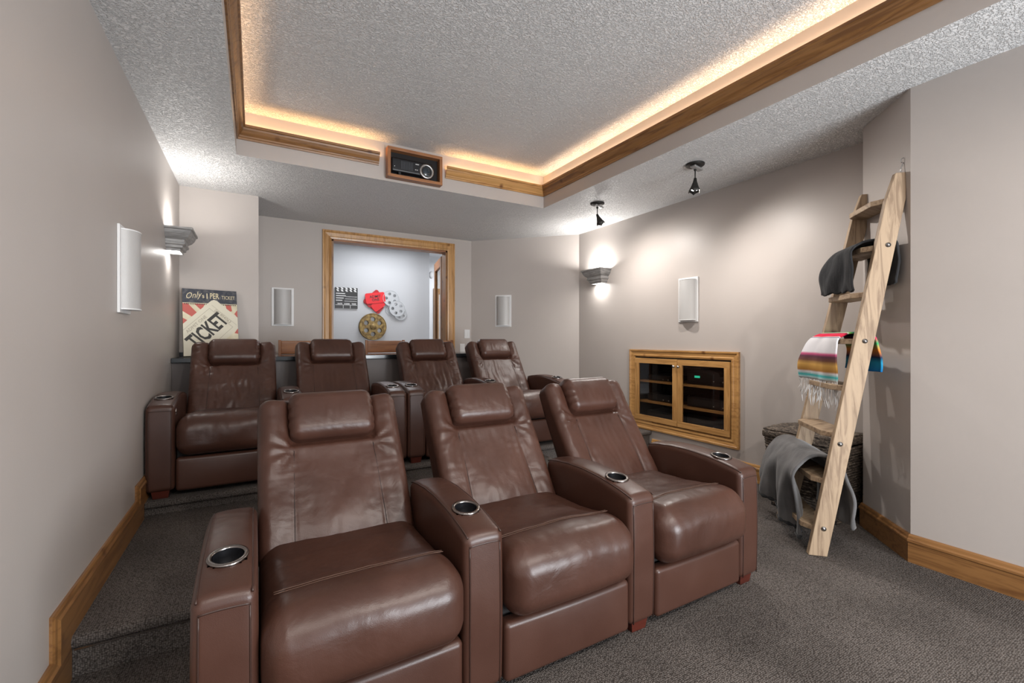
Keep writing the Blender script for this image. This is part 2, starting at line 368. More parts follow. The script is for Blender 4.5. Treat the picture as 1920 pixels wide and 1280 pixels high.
def back_surface(V, seed, wr):
    x, t, s = V[:, 0], V[:, 1], V[:, 2]+HB/2
    P, N = backmap(x, t, s)
    fw = np.clip(-t/.08+.15, 0, 1)
    d = np.zeros(len(x))                       # positive = towards the sitter
    q = np.clip((s-(HB-.225))/.03, 0, 1)*np.clip((.178-np.abs(x))/.012, 0, 1)
    d -= .028*q
    wing = np.exp(-((np.abs(x)-.235)/.05)**2)
    d += .018*wing*np.clip((s-.30)/.25, 0, 1)+.006*wing
    d += .014*np.cos(np.clip(x/.16, -1, 1)*PI/2)*np.exp(-((s-.12)/.14)**2)
    d -= .006*np.cos(np.clip(x/.16, -1, 1)*PI/2)*np.exp(-((s-.32)/.1)**2)
    sx = .150+.02*(1-s/HB)
    d -= .0045*np.exp(-((np.abs(x)-sx)/.006)**2)*(s < HB-.215)
    # creases radiating from the pillow corners
    dx = np.abs(x)-.175; dz_ = s-(HB-.235); rr = np.hypot(dx, dz_)+.001; an = np.arctan2(dz_, dx+.02)
    d += (dx > -.01)*.0052*np.sin(an*9+seed)*np.exp(-(rr/.075)**2)*np.clip(rr/.02, 0, 1)
    pts = np.stack([x, s, t], 1)
    n1 = nz(pts, (9, 9, 0), (seed*3, 1, 2)); n2 = nz(pts, (26, 9, 0), (seed, 5, 1)); n3 = nz(pts, (12, 30, 0), (seed+7, 5, 1))
    d += wr*(.0045*n1+.0022*(1-2*np.abs(n2))+.0016*(1-2*np.abs(n3))*np.clip(np.abs(x)/.2, 0, 1))
    if wr > 1.5:                               # strong creases low on the back
        n4 = nz(pts, (17, 6, 0), (seed+2, 0, 3)); d += .007*(1-2.2*np.abs(n4))*np.exp(-((s-.2)/.16)**2)*np.exp(-(x/.17)**2)
    d *= fw
    return P-N*d[:, None]
def make_back(name, parent, seed, wr=1.0):
    V, F = rbox((BW, .16, HB), .045, 5, .0095)
    mb = MB(); mb.add(back_surface(V, seed, wr), F, M_lea, True)
    for sg in (-1, 1):
        ss = np.linspace(.03, HB-.24, 26); xx = sg*(.150+.02*(1-ss/HB))
        L = back_surface(np.stack([xx, np.full(26, -.08), ss-HB/2], 1), seed, wr); P, N = backmap(xx, xx*0-.08, ss)
        mb.tube(L-N*.0006, .0017, M_seam, 6)
        ss = np.linspace(.03, HB-.03, 30); ti = np.full(30, -.052)
        L = back_surface(np.stack([np.full(30, sg*(BW/2-.007)), ti, ss-HB/2], 1), seed, wr); mb.tube(L, .003, M_pipe, 6)
        tt = np.full(30, .07); L = back_surface(np.stack([np.full(30, sg*(BW/2-.003)), tt*.6, ss-HB/2], 1), seed, wr); mb.tube(L, .0025, M_pipe, 6)
    return mb.build(name, None, parent)
def make_pillow(parent, seed):
    V, F = rbox((.345, .125, .215), .044, 5, .0085); x, t, s = V[:, 0].copy(), V[:, 1], V[:, 2]
    e = np.abs(x)/.1725
    x *= 1+.012*np.sin(s*140+seed)*(e > .6)
    P, N = backmap(x, (t*1.0-.045)*.16/.11, s+HB-.092, .11, .11)
    d = .010*np.cos(np.clip(s/.1, -1, 1)*PI/2)
    d -= .006*np.clip((e-.86)/.14, 0, 1)
    n2 = nz(np.stack([x, s, t], 1), (60, 9, 10), (seed, 3, 1)); d += .007*(.5-np.abs(n2))*np.exp(-((s+.015)/.06)**2)*np.clip(1.05-e, 0, 1)
    n3 = nz(np.stack([x, s, t], 1), (12, 90, 40), (seed, 1, 1)); d += .005*n3*np.clip((e-.72)/.2, 0, 1)
    d *= np.clip(.3-t/.06, 0, 1)
    mb = MB(); mb.add(P-N*d[:, None], F, M_lea, True)
    return mb.build('headrest_pillow', None, parent)
def make_seat(parent, seed, wr=1.0):
    D = (.566, .60, .22)
    def mp(V):
        x, y, z = V[:, 0], V[:, 1]+.25, V[:, 2]
        up = np.clip(z/.11*.5+.5, 0, 1)
        Z = z+.36
        Z = Z+up*(.022*np.exp(-((y-.06)/.10)**2)-.012*np.clip((y-.12)/.3, 0, 1)+.012*np.cos(np.clip(x/.283, -1, 1)*PI/2)*np.clip(1-y, 0, 1))
        fr = np.clip(-(y-.03)/.07, 0, 1)
        Y = y-fr*(.014*np.cos(np.clip((z)/.11, -1, 1)*PI/2)+.008*np.cos(np.clip(x/.283, -1, 1)*PI/2))
        Z = Z-up*.0045*np.exp(-((y-.10)/.006)**2)
        pts = np.stack([x, y, z], 1)
        n1 = nz(pts, (7, 9, 9), (seed, 2, 9)); n2 = nz(pts, (9, 28, 18), (seed+4, 2, 2)); n3 = nz(pts, (34, 12, 8), (seed+8, 1, 2))
        w = wr*(.0045*n1+.0018*(1-2*np.abs(n2))*(y > .1)+.0016*(1-2*np.abs(n3))*np.exp(-((y-.0)/.08)**2))
        # puckers in the front corners
        w = w+.004*np.sin(Z*260)*np.clip((np.abs(x)-.255)/.03, 0, 1)*(y < .03)*np.clip((.4-Z)/.1, 0, 1)
        Z = Z+up*w; Y = Y-fr*w
        return np.stack([x, Y, Z], 1)
    V, F = rbox(D, .072, 7, .0125)
    mb = MB(); mb.add(mp(V), F, M_lea, True)
    xs = np.linspace(-.25, .25, 40)
    for off in (-.006, .006):
        L = mp(np.stack([xs, .10+off+xs*0-.25, xs*0+.11], 1)); mb.tube(L+np.array([0, 0, .0002]), .0013, M_stitch, 6)
    L = mp(np.stack([xs, xs*0-.3, xs*0-.05], 1))
    return mb.build('seat_cushion', None, parent)
ty = np.polyfit([0, .16, .33, .6], [.558, .590, .603, .578], 3)
def make_arm(parent, xc, button=False):
    W_, L_, H_ = .145, .60, .54
    def mp(V):
        x, y, z = V[:, 0], V[:, 1]+L_/2, V[:, 2]+H_/2
        top = np.polyval(ty, y)-.045
        Z = .045+z/H_*top
        u = np.clip((z-.42)/.12, 0, 1)
        Z = Z+u*.007*(1-(x/.0725)**2)
        X = x*(1+.02*np.sin(np.clip(z/H_, 0, 1)*PI)) + xc
        n1 = nz(V, (10, 10, 6), (xc*7, 3, 1)); n2 = nz(V, (8, 60, 8), (xc*5, 3, 2))
        Z = Z+u*(.0015*n1+.0018*(1-2*np.abs(n2))*np.clip((y-.25)/.15, 0, 1))
        Y = y-.004*np.sin(np.clip(z/H_, 0, 1)*PI)*(y < .1)+.0015*n1*(y < .2)
        return np.stack([X, Y, Z], 1)
    V, F = rbox((W_, L_, H_), .026, 4, .0125)
    P = mp(V); cyy = .155
    hole = (np.hypot(P[:, 0]-xc, P[:, 1]-cyy) < .0375) & (P[:, 2] > .5)
    F = [f for f in F if not any(hole[i] for i in f)]
    mb = MB(); mb.add(P, F, M_lea2, True)
    ys = np.linspace(.004, .595, 34)
    for sg in (-1, 1):
        L = mp(np.stack([ys*0+sg*.060, ys-.3, ys*0+.2655], 1)); 
        zs = np.linspace(-.262, .232, 16); L2 = mp(np.stack([zs*0+sg*.054, zs*0-.2992, zs], 1))
        mb.tube(L, .0030, M_pipe, 6); mb.tube(L2, .0026, M_pipe, 6)
    xs = np.linspace(-.056, .056, 10); L = mp(np.stack([xs, xs*0-.2985, xs*0+.236], 1)); mb.tube(L, .0030, M_pipe, 6)
    a = mb.build('armrest', None, parent)
    zt = float(np.polyval(ty, cyy))+.010; sl = float(np.polyval(np.polyder(ty), cyy))
    Mc = Matrix.Translation((xc, cyy, zt)) @ Matrix.Rotation(math.atan(sl), 4, 'X')
    c = MB(); c.lathe([(.0385, -.004), (.0505, -.006), (.051, .0), (.049, .003), (.0405, .003), (.0385, 0), (.0382, -.012), (.0375, -.07), (.001, -.071)], M_ring, 36, Mc, cap=False)
    cu = c.build('cup_holder', None, a)
    d = MB(); d.lathe([(.0375, -.001), (.0352, -.0705), (.001, -.0705)], M_black, 30, Mc, cap=False); d.build('cup_liner', None, a)
    f = MB()
    for (xx, yy) in ((xc-.045, .02), (xc-.045, .53)):
        f.add([(xx+.008, yy+.006, 0), (xx+.082, yy+.006, 0), (xx+.082, yy+.05, 0), (xx+.008, yy+.05, 0), (xx, yy, .046), (xx+.09, yy, .046), (xx+.09, yy+.056, .046), (xx, yy+.056, .046)],
              [(0, 3, 2, 1), (4, 5, 6, 7), (0, 1, 5, 4), (1, 2, 6, 5), (2, 3, 7, 6), (3, 0, 4, 7)], wood('cherry', 0))
    f2 = MB(); k = len(f.v)//2
    q = [(0, 3, 2, 1), (4, 5, 6, 7), (0, 1, 5, 4), (1, 2, 6, 5), (2, 3, 7, 6), (3, 0, 4, 7)]
    MB().add(f.v[:8], q, wood('cherry', 0)).build('foot', None, parent); MB().add(f.v[8:], q, wood('cherry', 0)).build('foot', None, parent)
    if button:
        Mb = Matrix.Translation((xc+.0735, .05, .515)) @ Matrix.Rotation(PI/2, 4, 'Y') @ Matrix.Diagonal((2.1, 1, 1, 1))
        MB().lathe([(.001, -.01), (.011, -.01), (.011, .002), (.008, .003), (.001, .001)], M_chrome, 20, Mb).build('recline_button', None, a)
    return a
def recliner(label, loc, left, right, seed, wr=1.0, group=None, button=False):
    r = thing('theater_recliner', label, 'recliner', loc, 0, group)
    make_seat(r, seed, wr); make_back('backrest', r, seed, wr); make_pillow(r, seed)
    V, F = rbox((.568, .06, .205), .02, 4, .02); V = V+np.array([0, .028, .1375])
    fr = np.clip((.03-V[:, 1])/.03, 0, 1); V[:, 1] -= fr*.008*np.cos(V[:, 0]/.284*PI/2)*np.cos(np.clip((V[:, 2]-.14)/.1, -1, 1)*PI/2)
    MB().add(V, F, M_lea2, True).build('footrest_panel', None, r)
    MB().box((-.282, .06, .045), (.282, .66, .30)).build('frame', M_dark, r)
    if left: make_arm(r, -.36, button)
    if right: make_arm(r, .36)
    return r
YF = 1.32
x0 = .009+.2875
recliner('brown leather recliner nearest the camera, front row left end, with two cup-holder arms', (x0, YF, 0), True, True, 1.0, .8, 'recliners in the front row')
R2 = recliner('brown leather recliner in the middle of the front row of three', (x0+.72, YF, 0), False, True, 2.3, .9, 'recliners in the front row')
r3 = recliner('brown leather recliner at the right end of the front row, beside the open floor', (x0+1.44, YF, 0), False, True, 5.1, 1.0, 'recliners in the front row')
YR = 3.39; ZR = .235
xr = -.421+.2875
rA = recliner('heavily creased brown leather recliner against the left wall in the raised rear row', (xr, YR, ZR), True, True, 3.7, 1.9, 'recliners in the rear row', True)
rB = recliner('brown leather recliner second from the left wall in the raised rear row', (xr+.72, YR, ZR), False, True, 6.2, .9, 'recliners in the rear row')
rC = dup(rA, (xr+.72+.87, YR, ZR), None, 'tan-lit brown leather recliner in the raised rear row, third from the left wall', 'recliners in the rear row')
for ch in list(rC.children):
    for q in list(ch.children):
        if q.name.startswith('recline_button'): bpy.data.objects.remove(q)
rD = dup(rB, (xr+2*.72+.87, YR, ZR), None, 'brown leather recliner at the right end of the raised rear row, before the angled wall', 'recliners in the rear row')

# ================================================================== COUNTER, STOOLS, POSTER
c = thing('bar_counter', 'half-height bar wall with black granite top running behind the rear recliners', 'counter', (.9, 4.6, ZR))
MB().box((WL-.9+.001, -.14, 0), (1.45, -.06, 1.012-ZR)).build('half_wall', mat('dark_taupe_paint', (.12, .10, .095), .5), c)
b = MB(); b.box((WL-.9+.001, -.18, 1.012-ZR), (1.48, .299, 1.05-ZR)); b.build('countertop', M_granite, c, .004)
MB().box((WL-.9+.001, .285, 1.05-ZR), (.032-.9, .299, 1.085-ZR)).build('backsplash', M_granite, c)
def stool(x, y, label):
    s = thing('bar_stool', label, 'stool', (x, y, ZR), 0, 'bar stools behind the counter')
    w = .21; W3 = wood('walnut', 2); W1 = wood('walnut', 0)
    for sx in (-1, 1):
        MB().box((sx*w-.013, .17, 0), (sx*w+.013, .20, .958)).build('leg', W3, s, .003); MB().box((sx*w-.015, -.20, 0), (sx*w+.015, -.17, .62)).build('leg', W3, s, .003)
    b = MB(); V, F = rbox((2*w-.02, .022, .135), .008, 2, .03); V = V+np.array([0, .185, .882]); b.add(V, F, W1, True); b.build('backrest', None, s)
    V, F = rbox((.44, .42, .045), .018, 3, .05); MB().add(V+np.array([0, 0, .642]), F, W1, True).build('seat', None, s)
    b = MB(); b.box((-w, -.19, .22), (w, -.175, .245)); b.build('footrest', W1, s)
    return s
s1 = stool(.435, 4.99, 'orange-brown wooden bar stool left of the doorway, seen between the first two rear recliners')
dup(s1, (1.30, 4.99, ZR), None, 'orange-brown wooden bar stool before the middle of the doorway, under the gold reel')
dup(s1, (1.905, 4.99, ZR), None, 'orange-brown wooden bar stool by the right door casing, mostly behind the third rear recliner')
# poster
P = thing('ticket_canvas', 'vintage movie ticket canvas print leaning on the wall at the left end of the counter', 'picture', (-.515, 4.640, 1.058))
P.rotation_euler = (math.radians(-12), 0, math.radians(12))
PW, PH = .405, .595
cream = mat('poster_cream', (.62, .55, .38), .6); t = NT(cream); cc = t.coord(); t.color(t.ramp(t.noise(cc, 9, 4), [(.3, (.55, .48, .31)), (.7, (.72, .66, .50))]))
navy = mat('poster_navy', (.035, .04, .055), .6); t = NT(navy); t.color(t.ramp(t.noise(t.coord(), 30, 5), [(.45, (.03, .034, .05)), (.75, (.12, .12, .12))]))
redm = mat('poster_red', (.48, .10, .08), .6); inkm = mat('poster_ink', (.03, .028, .025), .6); pale = mat('poster_pale', (.66, .62, .50), .6); lett = mat('poster_lettering', (.66, .58, .38), .6); grey = mat('poster_line', (.33, .29, .22), .6); edge = mat('canvas_edge', (.42, .37, .28), .8)
MB().box((0, 0, 0), (PW, .035, PH)).build('canvas', edge, P)
F_ = MB()
def pg(poly, k, m, mb=None):
    (mb or F_).add([(x*PW, -.0004-.0004*k, z*PH) for x, z in poly], [tuple(range(len(poly)))], m)
pg([(0, 0), (1, 0), (1, 1), (0, 1)], 0, cream)
pg([(0, .79), (1, .79), (1, 1), (0, 1)], 2, navy)
for poly in ([(0, .66), (0, .78), (.09, .78), (.30, .60), (.24, .54)], [(.20, .78), (.40, .78), (.33, .68)], [(0, .44), (0, .56), (.16, .49), (.09, .42)], [(.78, .78), (.88, .78), (.90, .68), (.80, .67)], [(1, .70), (.94, .64), (1, .58)], [(1, .42), (.93, .34), (1, .33)]): pg(poly, 1, redm)
for i in range(30): pg([(.03+i*.032, .765), (.048+i*.032, .765), (.048+i*.032, .782), (.03+i*.032, .782)], 2, inkm)
# diagonal ticket, cut off at the canvas edges
def clip(poly):
    for ax_, sg, lim in ((0, 1, 0), (0, -1, -1), (1, 1, 0), (1, -1, -1)):
        out_ = []
        for i in range(len(poly)):
            p, q = poly[i-1], poly[i]; dp, dq = sg*p[ax_]-lim, sg*q[ax_]-lim
            if (dp >= 0) != (dq >= 0): f = dp/(dp-dq); out_.append((p[0]+(q[0]-p[0])*f, p[1]+(q[1]-p[1])*f))
            if dq >= 0: out_.append(q)
        poly = out_
    return poly
ta = math.radians(46); ca, sa = math.cos(ta), math.sin(ta)
def tk(u, v): x = .42*PW+u*ca-v*sa; z = .385*PH+u*sa+v*ca; return (x/PW, z/PH)
def rnd(u0, v0, u1, v1, r=.03): return [tk(u0, v0), tk(u1-r, v0), tk(u1-r*.3, v0+r*.3), tk(u1, v0+r), tk(u1, v1-r), tk(u1-r*.3, v1-r*.3), tk(u1-r, v1), tk(u0, v1)]
pg(clip(rnd(-.42, -.158, .248, .158)), 3, pale)
for a_ in (.150,):
    pg(clip([tk(-.4, .118), tk(.155, .118), tk(.155, .1205), tk(-.4, .1205)]), 5, grey); pg(clip([tk(-.4, -.1205), tk(.155, -.1205), tk(.155, -.118), tk(-.4, -.118)]), 5, grey)
    pg(clip([tk(.155, -.1205), tk(.1575, -.1205), tk(.1575, .1205), tk(.155, .1205)]), 5, grey); pg(clip([tk(.19, -.13), tk(.192, -.13), tk(.192, .13), tk(.19, .13)]), 5, grey)
pf = F_.build('print', None, P)
def PT(txt, u, v, size, m, rot=0, k=7, **kw):
    x, z = u*PW, v*PH
    Mx = Matrix.Translation((x, -.0004*k, z)) @ Matrix.Rotation(PI/2, 4, 'X') @ Matrix.Rotation(rot, 4, 'Z')
    return text_mesh('lettering', txt, size, Mx, m, pf, .0002, **kw)
PT('Only', .18, .90, .075, lett, math.radians(10), shear=.5, sx=.78); PT('$', .37, .89, .038, lett); PT('1', .44, .895, .070, lett, bold=.001, sx=.8); PT('PER', .575, .90, .072, lett, bold=.001, sx=.60); PT('TICKET', .835, .885, .046, lett, sx=.68)
u = tk(0, -.01); PT('TICKET', u[0], u[1], .175, inkm, ta, 7, bold=.005, sx=.60)
u = tk(-.015, .088); PT('ADMIT ONE', u[0], u[1], .038, grey, ta); u = tk(.174, .0); PT('001804063', u[0], u[1], .036, grey, ta-PI/2)

# ================================================================== HALL DECOR
YH = 7.097
blk = mat('clapper_black', (.01, .01, .012), .4); wht = mat('clapper_white', (.75, .75, .75), .5)
k = thing('clapperboard', 'black and white film clapperboard hung on the hall wall, left of the red tickets', 'wall decor', (1.040, YH, 1.665))
b = MB(); b.box((0, -.02, 0), (.32, 0, .245)); b.build('slate', blk, k)
b = MB()
for i, (x1) in enumerate((.14, .15, .12, .10)): b.box((.01, -.0215, .215-i*.034), (x1, -.0195, .226-i*.034)); 
for i in range(3): b.box((.15-.01*i, -.0215, .174-i*.034), (.31, -.0195, .179-i*.034))
for x in (.11, .21): b.box((x, -.0215, .0), (x+.006, -.0195, .045))
b.box((.0, -.0215, .048), (.31, -.0195, .053)); b.build('markings', wht, k)
for tx, xx in (('DATE', .065), ('SCENE', .165), ('TAKE', .265)): text_mesh('lettering', tx, .026, Matrix.Translation((xx, -.021, .068)) @ Matrix.Rotation(PI/2, 4, 'X'), wht, k, .0005, bold=.001)
for j, (zz, dx) in enumerate(((.250, 0), (.282, 0))):
    b = MB(); b.box((0, -.02, zz), (.32, 0, zz+.03), blk)
    for i in range(5):
        x = .03+i*.062; s_ = .018*(-1 if j == 0 else -1); b.add([(x, -.021, zz+.001), (x+.028, -.021, zz+.001), (x+.028+s_, -.021, zz+.029), (x+s_, -.021, zz+.029)], [(0, 1, 2, 3)], wht)
    b.build('clap_stick', None, k)
tred = mat('ticket_red', (.72, .012, .02), .45); tdark = mat('ticket_dark_red', (.42, .008, .014), .5)
k = thing('ticket_wall_art', 'cluster of red admission tickets hung on the hall wall above the gold reel', 'wall decor', (1.61, YH, 1.80))
def ticket(cx, cz, w, h, rot, yy, m):
    pts = []; n = .018
    for (x, z) in ((-w/2, -h/2+n), (-w/2+n, -h/2), (w/2-n, -h/2), (w/2, -h/2+n), (w/2, h/2-n), (w/2-n, h/2), (-w/2+n, h/2), (-w/2, h/2-n)): pts.append((x, z))
    M = Matrix.Translation((cx, yy, cz)) @ Matrix.Rotation(rot, 4, 'Y') @ Matrix.Rotation(PI/2, 4, 'X')
    return MB().prism(pts, 0, .006, m, M).build('ticket', None, k)
ticket(-.01, -.06, .30, .15, math.radians(38), -.008, tdark); ticket(-.02, .03, .28, .15, math.radians(-42), -.016, tdark); ticket(.055, -.07, .2, .13, math.radians(-38), -.024, tred)
tt = ticket(.01, .04, .30, .16, math.radians(-8), -.034, tred)
for tx, zz in (('ADMIT', .02), ('ONE', -.03)):
    text_mesh('lettering', tx, .055, Matrix.Translation((.01, -.041, .04)) @ Matrix.Rotation(math.radians(-8), 4, 'Y') @ Matrix.Translation((0, 0, zz)) @ Matrix.Rotation(PI/2, 4, 'X'), blk, tt, .0005, bold=.001)
def reel_mesh(R, holes, hr, hd, thick, m, c=(0, 0, 0), centre=False):
    """disc with round holes: polar grid per sector, walls through the thickness"""
    mb = MB(); nseg = 16*holes; cx, cz, cy_ = c
    pol = [(R*math.cos(2*PI*i/nseg), R*math.sin(2*PI*i/nseg)) for i in range(nseg)]
    # use bmesh triangle fill of outline + hole loops
    bm = bmesh.new()
    def loop(pts):
        vs = [bm.verts.new((x, 0, z)) for x, z in pts]
        return [bm.edges.new((vs[i], vs[(i+1) % len(vs)])) for i in range(len(vs))]
    E = loop(pol)
    for h in range(holes):
        a = 2*PI*(h+.5)/holes; E += loop([(hd*math.cos(a)+hr*math.cos(2*PI*i/20), hd*math.sin(a)+hr*math.sin(2*PI*i/20)) for i in range(20)])
    if centre: E += loop([(R*.09*math.cos(2*PI*i/14), R*.09*math.sin(2*PI*i/14)) for i in range(14)])
    bmesh.ops.triangle_fill(bm, edges=E, use_beauty=True)
    ret = bmesh.ops.extrude_face_region(bm, geom=bm.faces[:]); vs = [v for v in ret['geom'] if isinstance(v, bmesh.types.BMVert)]
    bmesh.ops.translate(bm, verts=vs, vec=(0, -thick, 0)); bmesh.ops.recalc_face_normals(bm, faces=bm.faces)
    bm.verts.index_update(); V = [(v.co.x+cx, v.co.y+cy_, v.co.z+cz) for v in bm.verts]; F = [[v.index for v in f.verts] for f in bm.faces]; bm.free()
    mb.add(V, F, m); return mb
gold = mat('aged_gold', (.26, .17, .055), .5, .35); t = NT(gold); t.color(t.ramp(t.noise(t.coord(), 22, 5), [(.35, (.14, .085, .03)), (.65, (.36, .25, .09))]))
silv = mat('aged_silver', (.50, .52, .54), .4, .3)
k = thing('gold_film_reel', 'large aged gold film reel hung on the hall wall below the red tickets', 'wall decor', (1.582, YH, 1.395))
reel_mesh(.205, 6, .036, .115, .006, gold, (0, 0, -.05)).build('front_flange', None, k); reel_mesh(.205, 6, .036, .115, .006, gold, (0, 0, -.004)).build('rear_flange', None, k)
b = MB(); b.tube([(.2*math.cos(2*PI*i/48), -.056, .2*math.sin(2*PI*i/48)) for i in range(48)], .006, gold, 8, True); b.tube([(.155*math.cos(2*PI*i/48), -.056, .155*math.sin(2*PI*i/48)) for i in range(48)], .0025, gold, 6, True); b.build('rim', None, k)
MB().lathe([(.0001, 0), (.05, 0), (.05, .060), (.0001, .060)], gold, 24, Matrix.Rotation(PI/2, 4, 'X')).build('hub', None, k)
k = thing('silver_film_reels', 'overlapping silver film reels hung on the hall wall, right of the red tickets', 'wall decor', (1.905, YH, 1.75))
for i, (cx_, cz_, R_, yy) in enumerate(((-.045, .095, .125, -.03), (.05, -.065, .125, -.045), (.11, -.14, .105, -.012))):
    bb = reel_mesh(R_, 5, R_*.19, R_*.58, .008, silv, (cx_, cz_, yy)); bb.tube([(cx_+R_*.97*math.cos(2*PI*i/36), yy-.008, cz_+R_*.97*math.sin(2*PI*i/36)) for i in range(36)], .004, silv, 6, True); bb.build('reel', None, k)
b = MB()
cen = [(-.10+.0*i, 0) for i in range(1)]
arc = [(.02-.145*math.cos(a), -.07-.12*math.sin(a)+.0) for a in np.linspace(-.9, 1.3, 20)]
for off in (0, .032): b.tube([(x+off, -.012, z+off*.4) for x, z in arc], .003, silv, 6)
for x, z in arc[::2]: b.tube([(x, -.012, z), (x+.032, -.012, z+.013)], .002, silv, 5)
b.build('film_strip', None, k)
# switch and outlet
def plate(name, label, x0_, x1_, z0_, z1_, cat):
    o = thing(name, label, cat, ((x0_+x1_)/2, 5.658, (z0_+z1_)/2)); w = (x1_-x0_)/2; h_ = (z1_-z0_)/2
    MB().box((-w, -.006, -h_), (w, .001, h_)).build('cover_plate', M_white, o, .002); return o, w, h_
o, w, h_ = plate('light_switch', 'white double rocker light switch right of the door casing', 2.495, 2.575, 1.215, 1.335, 'switch')
for sx in (-1, 1): MB().box((sx*.02-.012, -.010, -.032), (sx*.02+.012, -.005, .032)).build('rocker', M_white, o)
o, w, h_ = plate('wall_outlet', 'white wall plate below the light switch, just above the counter', 2.43, 2.50, 1.03, 1.14, 'outlet')
MB().box((-.016, -.009, -.03), (.016, -.005, .03)).build('socket', M_white, o)

# ================================================================== SPEAKERS, SCONCES, SPOTS
def speaker(loc, rz, label):
    s = thing('wall_speaker', label, 'speaker', loc, rz, 'white wall speakers')   # local: faces -y, frame back at y=0
    w, h = .1125, .215
    b = MB(); b.box((-w, -.012, -h), (w, -.0005, h)); b.build('frame', M_white, s, .003)
    b = MB(); n = 18; arc_ = [(.088*math.sin(a), -.012-.062*(math.cos(a)-math.cos(1.15))/(1-math.cos(1.15))) for a in np.linspace(-PI/2, PI/2, n)]
    arc_ = [(.088*q, -.012-.060*math.sqrt(max(0, 1-q*q))**1.0) for q in np.sin(np.linspace(-PI/2, PI/2, n))]
    V = [(x, y, -.192) for x, y in arc_]+[(x, y, .192) for x, y in arc_]
    b.add(V, [(i, i+1, n+i+1, n+i) for i in range(n-1)], M_grille, True); b.build('grille', None, s)
    for z0_ in (-.198, .192): MB().prism([(x*1.03, y*1.03) for x, y in arc_], z0_, z0_+.006).build('end_cap', M_white, s)
    return s
sp = speaker((.277, 5.66, 1.564), 0, 'white wall speaker on the back wall left of the doorway')
dup(sp, (2.932, 5.338-.0, 1.585), -PI/4, 'white wall speaker on the angled back wall, right of the doorway')
dup(sp, (XR, 2.918, 1.582), -PI/2, 'white wall speaker on the right wall above the media cabinet')
dup(sp, (WL, 2.93, 1.545), PI/2, 'white wall speaker seen side-on on the left wall')
SP = [(0, .17), (.012, .17), (.012, .155), (.002, .150), (-.006, .125), (-.022, .100), (-.044, .082), (-.046, .066), (-.040, .064), (-.042, .050), (-.056, .040), (-.058, .024), (-.072, .016), (-.074, 0), (-.079, 0), (-.079, .02), (-.062, .046), (-.052, .08), (-.03, .11), (-.012, .13), (-.004, .165)]
def sconce(loc, rz, label, pw=1.0):
    s = thing('wall_sconce', label, 'sconce', loc, rz, 'pewter wall sconces')
    b = MB(); sweep(b, [(-.17, 0, 0), (-.17, -.16, 0), (.17, -.16, 0), (.17, 0, 0)], [(-a if False else a, h) for a, h in SP], (0, 0, 1))
    fixn(b.build('shade', M_pewter, s))
    b = MB(); b.box((-.095, -.085, .004), (.095, -.002, .010)); b.build('lamp_glass', M_bulb, s)
    M = Matrix.Translation(loc) @ Matrix.Rotation(rz, 4, 'Z')
    p = M @ Vector((0, -.07, .12)); q = M @ Vector((0, -.055, 1)); area('sconce_light', p, q, .16, 11*pw, (1, .98, .95))
    p = M @ Vector((0, -.05, -.004)); q = M @ Vector((0, -.045, -1)); area('sconce_light', p, q, .12, 2.2*pw, (1, .98, .95))
    return s
sconce((WL, 4.30, 1.87), PI/2, 'pewter crown-shaped wall sconce on the left wall by the canvas print', .55)
sconce((XR, 4.18, 1.87), -PI/2, 'pewter crown-shaped wall sconce on the right wall near the angled corner')
def pendant(loc, label, aim, tilt):
    s = thing('ceiling_spotlight', label, 'spotlight', loc, 0, 'dark ceiling spotlights')
    b = MB(); b.lathe([(.001, 0), (.070, 0), (.070, -.010), (.062, -.016), (.001, -.016)], M_iron, 30); b.build('canopy', None, s)
    Mt = Matrix.Translation((.005, -.01, -.034)) @ Matrix.Rotation(math.radians(10), 4, 'Y'); V, F = rbox((.10, .05, .016), .007, 3, .02); b = MB(); b.add([Mt @ Vector(v) for v in V], F, M_pewter, True); b.tube([(0, 0, -.014), (0, 0, -.05)], .01, M_iron); b.build('swivel_arm', None, s)
    b = MB(); b.tube([(0, 0, -.045), (0, 0, -.125)], .0045, M_iron); b.lathe([(.001, -.055), (.009, -.052), (.009, -.045), (.001, -.042)], M_iron, 12); b.build('stem', None, s)
    Ms = Matrix.Translation((0, 0, -.12)) @ Matrix.Rotation(tilt, 4, Vector((.5, .87, 0)))
    b = MB(); V = []; n = 24
    for ring, (r, z) in enumerate(((.008, .01), (.014, -.02), (.030, -.065), (.044, -.10))):
        for kx in range(n):
            w_ = 2*PI*kx/n; zz = z+(.022*abs(math.cos(2*w_)) if ring == 3 else 0)*1.0-(.010 if ring == 3 else 0); rr_ = r*(1+.12*math.cos(4*w_)); V.append(Ms @ Vector((rr_*math.cos(w_), rr_*math.sin(w_), zz)))
    b.add(V, [(i*n+kx, i*n+(kx+1) % n, (i+1)*n+(kx+1) % n, (i+1)*n+kx) for i in range(3) for kx in range(n)], M_iron, True)
    o = b.build('shade', None, s); so = o.modifiers.new('s', 'SOLIDIFY'); so.thickness = .002
    b = MB(); b.lathe([(.001, -.086), (.022, -.082), (.024, -.06), (.010, -.03), (.001, -.03)], M_bulb, 16, Ms); b.build('bulb', None, s)
    p = Vector(loc)+(Ms @ Vector((0, 0, -.10)))
    spot('spotlight_beam', p, aim, 52, 168, (1, .95, .90), .025, .9)
    return s
pendant((2.97, 3.46, ZS), 'dark metal ceiling spotlight farther from the camera, near the right sconce', (3.6, 3.2, .6), math.radians(-22))
pendant((2.965, 2.31, ZS), 'dark metal ceiling spotlight nearer the camera, above the right wall speaker', (3.25, 1.6, .5), math.radians(4))

